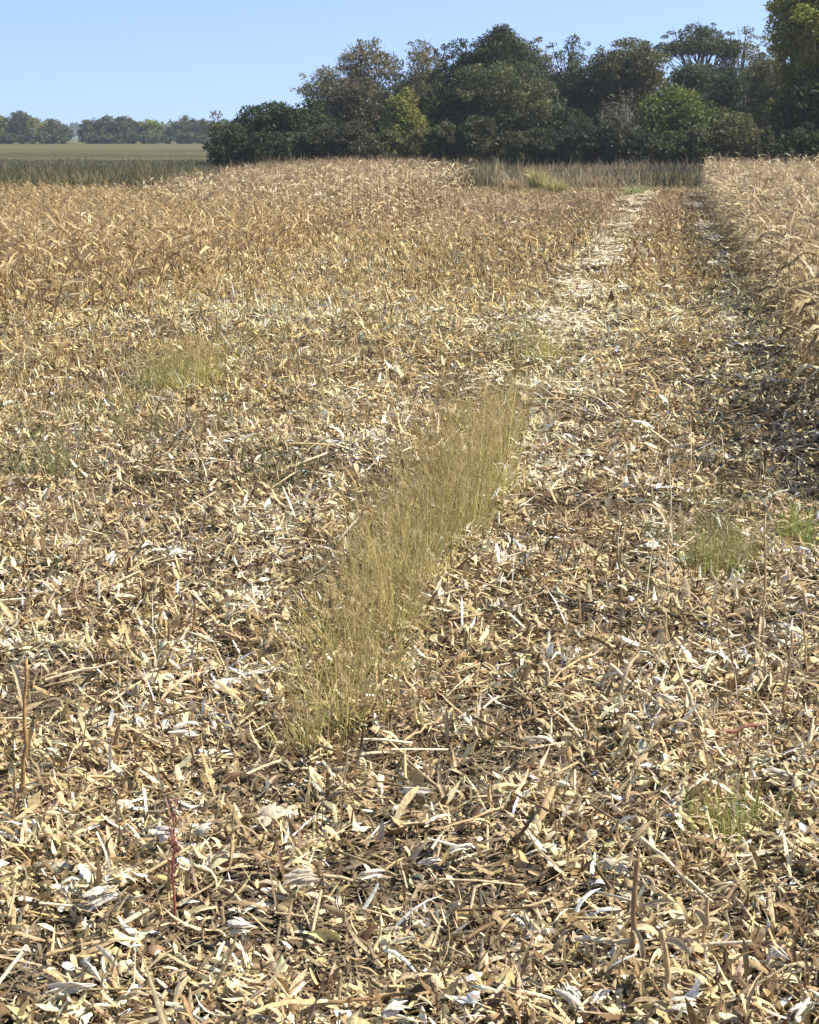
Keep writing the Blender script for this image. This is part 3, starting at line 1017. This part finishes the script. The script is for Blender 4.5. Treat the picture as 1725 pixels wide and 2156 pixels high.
YG = [(.46, .42, .16), (.40, .34, .14), (.52, .42, .22)]
weed_clump(1135, 398, 1.6, .55, 240, 'tall yellow weed clump at the far end of the mown lane', YG, 1)
weed_clump(1170, 405, 1.0, .6, 220, 'low yellow-green weed clump right of the tall yellow one', YG, 2)
weed_clump(1085, 400, .9, .5, 160, 'tan weed clump between the tall left corn and the yellow weeds', [(.45, .34, .19)], 3)
weed_clump(1340, 412, .8, .35, 90, 'light green weed poking up at the far end of the lane', [(.36, .38, .16)], 4)
weed_clump(1405, 388, 1.0, .3, 60, 'small pale weed at the far end right of the light green one', YG, 5)
weed_clump(1255, 396, .9, .3, 60, 'small brown weed at the far end left of the light green one', [(.36, .26, .15)], 6)


# ---------------------------------------------------------------- trees
def tree(name, label, cat, px, top, wpx, D, col, n=26, cb=.12, dens=1., leaf=.29, flat=.75, shape='round', group=None, seed=None, bark=(.16, .14, .115), limbs=14, trunk=True, xoff=0, cvar=.16):
    seed = seed if seed is not None else int(px * 13 + top * 7 + D)
    r = np.random.default_rng(seed)
    x, y = AT(px, D)
    z0 = float(terr(x, y))
    Ht = ZTOP(top, D) - z0
    W = wpx / F * D
    c0 = Ht * cb
    hh = (Ht - c0) / 2
    blobs = []
    rb = max(.35, min(W, hh * 2) * .2)
    for i in range(n):
        v = r.normal(0, 1, 3)
        v /= np.linalg.norm(v)
        t = r.uniform(.35, 1) ** .6
        p = v * t
        if shape == 'cone':
            k = (p[2] + 1) / 2
            p[:2] *= 1.15 * (1 - k) ** .6 + .12
        if shape == 'umbrella':
            p[2] = abs(p[2]) * .9 + .05
        b_ = np.array([p[0] * (W / 2 - rb * .7), p[1] * (W / 2 - rb * .7), c0 + hh + p[2] * (hh - rb * .6)])
        blobs.append((b_, rb * r.uniform(.65, 1.35)))
    for i in range(int(n * .5)):
        v = r.normal(0, 1, 3)
        v[2] = abs(v[2]) * 1.1 - .1
        v /= np.linalg.norm(v)
        if shape == 'cone': v[:2] *= .75 * (1 - max(v[2], 0)) + .2
        blobs.append((np.array([v[0] * W * .52, v[1] * W * .52, c0 + hh + v[2] * (hh * 1.0 - rb * .2)]), rb * r.uniform(.25, .5)))
    # one blob at the very top so that the height is right
    blobs.append((np.array([r.normal(0, W * .05), r.normal(0, W * .05), Ht - rb * .6]), rb * .8))
    P_, C_ = [], []
    for b_, rad in blobs:
        m = int(dens * 15 * rad * rad / (leaf * leaf)) + 6
        v = r.normal(0, 1, (m, 3))
        v /= np.linalg.norm(v, axis=1, keepdims=True)
        rr = rad * r.uniform(.35, 1.12, (m, 1)) ** .7
        q_ = v * rr
        q_[:, 2] *= flat
        P_.append(b_ + q_)
        C_.append(np.array(col) * np.array([1.75, 1.5, 1.12]) * (1 + r.normal(0, cvar)) * (1 + r.normal(0, .14, (m, 1))) * (1 + r.normal(0, .05, 3)))
    Pp, Cc = np.concatenate(P_), np.clip(np.concatenate(C_), .008, .5)
    Pp[:, 2] = np.maximum(Pp[:, 2], .1)
    m = len(Pp)
    b = Bag()
    b.add(*strips(Pp, r.uniform(0, 6.28, m), r.normal(0, .7, m), r.normal(0, .8, m), leaf * r.uniform(.6, 1.3, m), leaf * r.uniform(.35, .75, m), r.normal(0, .6, m), Cc, 1, 2, .5, 0, 'chip'))
    root = link(name, None, None, (x, y, z0))
    tag(root, label, cat, group)
    link('crown', b.mesh('crown', M_TREE), root)
    if trunk:
        t = Bag()
        bk = np.array(bark)
        rt = max(.05, Ht * .016)
        hz = Ht * .78
        tp = [(0, 0, -.1)] + [(r.normal(0, .02 * Ht) * f, r.normal(0, .02 * Ht) * f, hz * f) for f in (.25, .5, .75, 1)]
        tp = np.array(tp)
        V, q = tube(tp, rt * np.array([1.3, 1, .8, .55, .25]), 7)
        t.add(V, q, bk)
        sel = r.permutation(len(blobs))[:limbs]
        for k in sel:
            e = blobs[k][0]
            f = np.clip(e[2] / hz * r.uniform(.45, .75), .12, .92)
            s = np.array([np.interp(f, [0, .25, .5, .75, 1], tp[:, j]) for j in range(3)])
            mid = (s + e) / 2 + np.array([0, 0, .06 * Ht * r.uniform(-.3, 1)]) * .6 + r.normal(0, .02 * Ht, 3)
            V, q = tube([s, mid, e], rt * np.array([.42, .27, .08]), 5)
            t.add(V, q, bk)
            for _ in range(2):
                e2 = e + r.normal(0, blobs[k][1] * .8, 3)
                V, q = tube([mid, (mid + e2) / 2 + r.normal(0, .15, 3), e2], rt * np.array([.2, .13, .05]), 4)
                t.add(V, q, bk)
        link('trunk', t.mesh('trunk', M_BARK), root)
    return root


DK, MD, OLV, GY, YL, BG = (.034, .05, .018), (.05, .072, .025), (.095, .10, .035), (.10, .10, .05), (.13, .15, .045), (.085, .115, .03)
WOOD = 'trees of the wood'
T = lambda *a, **k: tree(*a, group=WOOD, **k)
T('oak_tree', 'tall dark green rounded tree with the highest peak in the middle of the wood', 'tree', 1045, 68, 215, 178, DK, n=44, cb=.3, shape='cone', dens=1.15)
T('oak_tree', 'dark green tree forming the left shoulder of the highest tree', 'tree', 965, 92, 130, 182, DK, n=28, cb=.3)
T('oak_tree', 'wide olive rounded tree in front of the highest tree', 'tree', 1040, 138, 260, 160, (.06, .075, .034), n=60, cb=.1, dens=1.1)
T('sapling_tree', 'yellow-green pointed tree standing out at the left of the wood', 'tree', 850, 190, 105, 152, YL, n=34, cb=.08, shape='cone', leaf=.26)
T('locust_tree', 'thin leggy tree with feathery gaps at the left top of the wood', 'tree', 690, 142, 120, 176, GY, n=20, cb=.45, dens=.42, flat=.6)
T('locust_tree', 'feathery grey-green tree right of the leggy one', 'tree', 790, 90, 135, 180, GY, n=24, cb=.5, dens=.42, flat=.55)
T('locust_tree', 'slim feathery tree between the leggy tree and its taller neighbour', 'tree', 742, 118, 90, 178, GY, n=16, cb=.5, dens=.4, flat=.55)
T('locust_tree', 'feathery tree with bare upright stems left of the dark shoulder tree', 'tree', 893, 90, 120, 182, GY, n=20, cb=.45, dens=.5, flat=.55)
T('hackberry_tree', 'grey-brown twiggy tree under the leggy feathery ones', 'tree', 750, 165, 150, 168, (.07, .07, .045), n=40, cb=.1, dens=.9)
T('hackberry_tree', 'dim grey-green tree right behind the yellow-green pointed one', 'tree', 870, 150, 130, 168, (.055, .062, .036), n=36, cb=.08)
T('hackberry_tree', 'dark low tree between the yellow-green tree and the wide olive one', 'tree', 925, 185, 120, 160, DK, n=34, cb=.05)
T('cedar_tree', 'broad dark green bushy tree at the left end of the wood', 'tree', 590, 219, 170, 156, (.03, .05, .022), n=56, cb=.02, dens=1.2, leaf=.3)
T('cedar_tree', 'dark bushy tree right of the broad one at the left end', 'tree', 665, 212, 120, 160, (.038, .055, .026), n=40, cb=.02, dens=1.1)
T('cedar_tree', 'low dark tree at the left end of the wood whose branches touch the meadow', 'tree', 512, 252, 90, 162, (.036, .052, .026), n=30, cb=.05)
T('locust_tree', 'thin ragged tree overhanging the meadow at the left tip of the wood', 'tree', 478, 236, 60, 200, GY, n=15, cb=.12, dens=.5)
T('oak_tree', 'dark thin-topped tree just right of the highest tree', 'tree', 1180, 84, 110, 180, (.05, .065, .035), n=24, cb=.45, dens=.6, flat=.55)
T('oak_tree', 'dark tree under the thin-topped one', 'tree', 1195, 140, 120, 170, (.04, .055, .028), n=34, cb=.1)
T('oak_tree', 'small-topped tree filling the notch right of the highest peak', 'tree', 1120, 88, 70, 184, GY, n=14, cb=.5, dens=.6, flat=.55)
T('elm_tree', 'olive domed tree with bare grey boughs below', 'tree', 1300, 92, 165, 168, (.075, .083, .04), n=44, cb=.42, dens=.95, limbs=26, bark=(.26, .24, .21))
T('dead_tree', 'bare grey branching tree below the olive dome', 'tree', 1290, 195, 110, 158, (.08, .08, .06), n=24, cb=.3, dens=.10, limbs=24, bark=(.30, .28, .25))
T('elm_tree', 'dark tree between the thin-topped tree and the olive dome', 'tree', 1245, 120, 90, 172, DK, n=26, cb=.1)
T('elm_tree', 'deep green tree low between the bare boughs and the wide olive tree', 'tree', 1170, 225, 150, 158, (.032, .045, .024), n=44, cb=.02)
T('walnut_tree', 'dark flat-topped tree with sky holes right of the olive dome', 'tree', 1437, 57, 165, 182, (.045, .06, .035), n=34, cb=.55, dens=.62, flat=.45, shape='umbrella', limbs=24)
T('walnut_tree', 'olive feathery tree right of the flat-topped one', 'tree', 1520, 66, 100, 184, OLV, n=24, cb=.45, dens=.6, flat=.55)
T('walnut_tree', 'pale feathery tree left of the tall right-hand tree', 'tree', 1585, 72, 110, 178, GY, n=24, cb=.4, dens=.55, flat=.6)
T('hackberry_tree', 'dull green tree under the flat-topped one', 'tree', 1440, 140, 170, 172, (.045, .062, .034), n=46, cb=.1)
T('hackberry_tree', 'blue-green dense tree right of the bright green bush', 'tree', 1505, 150, 110, 164, (.035, .06, .035), n=38, cb=.08)
T('hackberry_tree', 'tan-green upright tree just left of the tall right-hand tree', 'tree', 1575, 130, 110, 160, (.08, .09, .038), n=40, cb=.05)
T('mulberry_tree', 'bright green rounded bushy tree low in the right half of the wood', 'tree', 1395, 190, 150, 152, BG, n=44, cb=.1, leaf=.3)
T('mulberry_tree', 'bright green low tree right of the rounded bushy one', 'tree', 1460, 215, 100, 152, (.065, .085, .028), n=30, cb=.1, leaf=.3)
T('maple_tree', 'tall yellow-green tree rising out of the picture at the right edge', 'tree', 1700, -60, 250, 128, (.15, .165, .035), n=80, cb=.33, dens=1.0, leaf=.32)
T('maple_tree', 'dark green lower tree under the tall right-hand one', 'tree', 1690, 150, 190, 124, (.035, .055, .022), n=60, cb=.03, leaf=.3)
T('maple_tree', 'yellow-green tree leaning left from the tall right-hand one', 'tree', 1625, 60, 90, 132, (.12, .14, .04), n=30, cb=.4, dens=.9, leaf=.3)
T('maple_tree', 'big green tree beyond the right edge of the view', 'tree', 1850, 20, 260, 130, (.07, .1, .03), n=60, cb=.1)
T('oak_tree', 'second green tree beyond the right edge of the view', 'tree', 2000, 60, 260, 150, (.05, .075, .03), n=50, cb=.08)
BK = [(520, 262, 120), (600, 236, 130), (680, 225, 130), (755, 200, 130), (835, 185, 130), (915, 165, 140), (1000, 140, 150), (1085, 130, 150), (1165, 165, 140),
      (1245, 160, 140), (1325, 150, 140), (1405, 160, 140), (1485, 140, 140), (1560, 150, 140), (1635, 140, 150), (1720, 120, 160), (1810, 120, 160)]
BW = ['at the left tip of the wood', 'behind the broad dark bushy tree', 'behind the leggy tree', 'behind the feathery grey-green tree', 'behind the yellow-green pointed tree', 'behind the dark left shoulder',
      'behind the left half of the highest tree', 'behind the right half of the highest tree', 'behind the thin-topped tree', 'left of the olive dome, deep in the wood', 'behind the olive dome', 'behind the bright green bush',
      'behind the flat-topped tree', 'behind the pale feathery tree', 'left of the tall right-hand tree, deep in the wood', 'behind the tall right-hand tree', 'deep in the wood beyond the right edge']
for i, (px, tp, w) in enumerate(BK):
    T('forest_tree', 'shadowy dark green tree ' + BW[i], 'tree', px, tp, w, 196 + 5 * (i % 3), (.038 + .008 * (i % 3), .052 + .006 * (i % 3), .028), n=46, cb=.0, dens=.9, leaf=.45, limbs=5)
# understorey along the foot of the wood
sh = [(505, 290, 80, (.04, .055, .028), 'dark'), (560, 285, 80, (.035, .05, .026), 'dark'), (625, 292, 80, (.04, .055, .03), 'dark'), (690, 288, 80, (.05, .06, .035), 'grey-green'),
      (750, 285, 80, (.055, .062, .038), 'grey-green'), (815, 280, 80, (.075, .09, .036), 'olive'), (880, 285, 80, (.085, .095, .04), 'olive'), (940, 280, 80, (.05, .06, .032), 'dim'),
      (1000, 275, 85, (.045, .055, .03), 'dim'), (1065, 280, 90, (.055, .065, .034), 'olive'), (1130, 285, 80, (.035, .045, .026), 'dark'), (1195, 290, 85, (.03, .04, .024), 'dark'),
      (1260, 285, 85, (.035, .045, .028), 'dark'), (1325, 280, 85, (.04, .055, .028), 'dark'), (1390, 288, 80, (.045, .07, .026), 'green'), (1450, 285, 80, (.06, .075, .032), 'olive'),
      (1515, 270, 90, (.075, .085, .036), 'olive'), (1580, 270, 90, (.06, .075, .034), 'green'), (1640, 285, 90, (.04, .06, .026), 'green'), (1700, 295, 90, (.045, .065, .026), 'green'), (1780, 290, 90, (.04, .06, .026), 'green')]
near_what = ['at the left tip of the wood', 'below the broad dark bushy tree', 'under the right half of the broad bushy tree', 'below the leggy feathery tree', 'left of the foot of the yellow-green pointed tree',
             'at the left foot of the yellow-green pointed tree', 'at the right foot of the yellow-green pointed tree', 'between the yellow-green tree and the wide olive tree', 'at the left foot of the wide olive tree',
             'under the middle of the wide olive tree', 'at the right foot of the wide olive tree', 'in the darkest part at the foot of the wood', 'just left of the bare grey tree', 'at the foot of the bare grey tree',
             'under the bright green bushy tree', 'right of the bright green bushy tree', 'below the blue-green dense tree', 'below the tan-green upright tree', 'left of the foot of the tall right-hand tree',
             'at the foot of the tall right-hand tree', 'beyond the right edge of the view']
for i, (px, tp, w, c, cn) in enumerate(sh):
    tree('shrub', cn + ' shrub ' + near_what[i], 'shrub', px, tp - 32 + 9 * (i * 7 % 4), w * 1.25, 147 if px < 1600 else 118, c, n=30, cb=0, leaf=.26, dens=1.2, group='shrubs at the foot of the wood', limbs=5)

# far hedgerow of trees across the meadow
FT = 'trees along the far side of the meadow'
LG, FD = (.17, .185, .075), (.065, .085, .04)
for px, tp, w, c, lb in [
        (-60, 245, 100, LG, 'far pale green tree just outside the left edge'),
        (18, 249, 80, LG, 'far pale green rounded tree at the left edge of the view'),
        (48, 246, 50, (.13, .16, .05), 'far light green tree second from the left edge'),
        (82, 236, 58, FD, 'far dark tree, the tallest at the left'),
        (112, 249, 66, LG, 'far light olive tree right of the tallest dark one'),
        (146, 252, 52, FD, 'far dark tree at the right end of the left group'),
        (172, 268, 30, FD, 'small far tree at the left side of the hazy gap'),
        (228, 250, 48, FD, 'far dark tree right of the hazy gap'),
        (258, 244, 42, (.08, .10, .055), 'far grey-green tree left of the middle of the far row'),
        (286, 247, 48, (.075, .095, .05), 'far grey-green tree at the middle of the far row'),
        (312, 256, 44, FD, 'low far dark tree left of the round pale one'),
        (345, 253, 56, (.15, .185, .05), 'far round pale green tree in the middle group'),
        (378, 268, 22, FD, 'tiny far tree in the second gap'),
        (411, 246, 60, FD, 'far dark round tree standing alone right of the second gap'),
        (450, 252, 44, (.07, .085, .05), 'far grey tree next to the left tip of the wood'),
        (485, 252, 60, FD, 'far dark tree half hidden behind the tip of the wood')]:
    tree('hedgerow_tree', lb, 'tree', px, tp, w * 1.15, 600, c, n=42, cb=-.12, leaf=.8, dens=1.0, group=FT, limbs=4, cvar=.12)
# shrubs closing the foot of the far row
for k, px in enumerate(range(-80, 500, 24)):
    if 176 < px < 214: continue
    tree('shrub', 'low far bush at the foot of the distant tree row across the meadow', 'shrub', px, 272 + 4 * (k * 5 % 4), 44, 590, (.06, .085, .04), n=16, cb=0, leaf=.9, group='bushes at the foot of the distant row', limbs=2, trunk=False)

# wooded rise far away
b = Bag()
n = 26000
Dd = rng.uniform(1700, 2100, n)
pxx = rng.uniform(-900, 2600, n)
S = (pxx - CX) / F * Dd
x, y = Dd * HEAD[0] + S * RIGHT[0], Dd * HEAD[1] + S * RIGHT[1]
top = 11 + 4 * vn(x, y, 120, 71) + 4 * vn(x, y, 28, 72)
z = top * rng.random(n) ** .4
b.add(*strips(np.stack([x, y, z], 1), rng.uniform(0, 6.28, n), rng.normal(0, .8, n), rng.normal(0, .8, n), rng.uniform(4, 9, n), rng.uniform(3, 5, n), 0, np.array([.05, .07, .035]) * rng.uniform(.7, 1.3, (n, 1)), 1, 2, .5, 0, 'chip'))
tag(link('distant_woods', b.mesh('distant_woods', M_TREE)), 'hazy blue strip of distant woods on the horizon', 'woods', None, 'stuff')

# ---------------------------------------------------------------- haze
HZ = True
if HZ:
    x0, x1, y0, y1, zb, zt = -3600, 3600, -80, 6100, -2.0, 26.0
    v = np.array([(x0, y0, zb), (x1, y0, zb), (x1, y1, zb), (x0, y1, zb), (x0, y0, zt), (x1, y0, zt), (x1, y1, zt), (x0, y1, zt)], float)
    f = np.array([(0, 3, 2, 1), (4, 5, 6, 7), (0, 1, 5, 4), (1, 2, 6, 5), (2, 3, 7, 6), (3, 0, 4, 7)])
    hm = bpy.data.materials.new('haze_air')
    hm.use_nodes = True
    t = hm.node_tree
    t.nodes.clear()
    o = t.nodes.new('ShaderNodeOutputMaterial')
    pv = t.nodes.new('ShaderNodeVolumePrincipled')
    pv.inputs['Color'].default_value = (.86, .91, .96, 1)
    pv.inputs['Density'].default_value = .0002
    pv.inputs['Anisotropy'].default_value = .3
    t.links.new(pv.outputs[0], o.inputs['Volume'])
    tag(link('haze', mesh_np('haze', v, f, None, False, hm)), 'thin pale haze in the air', 'haze', None, 'stuff')
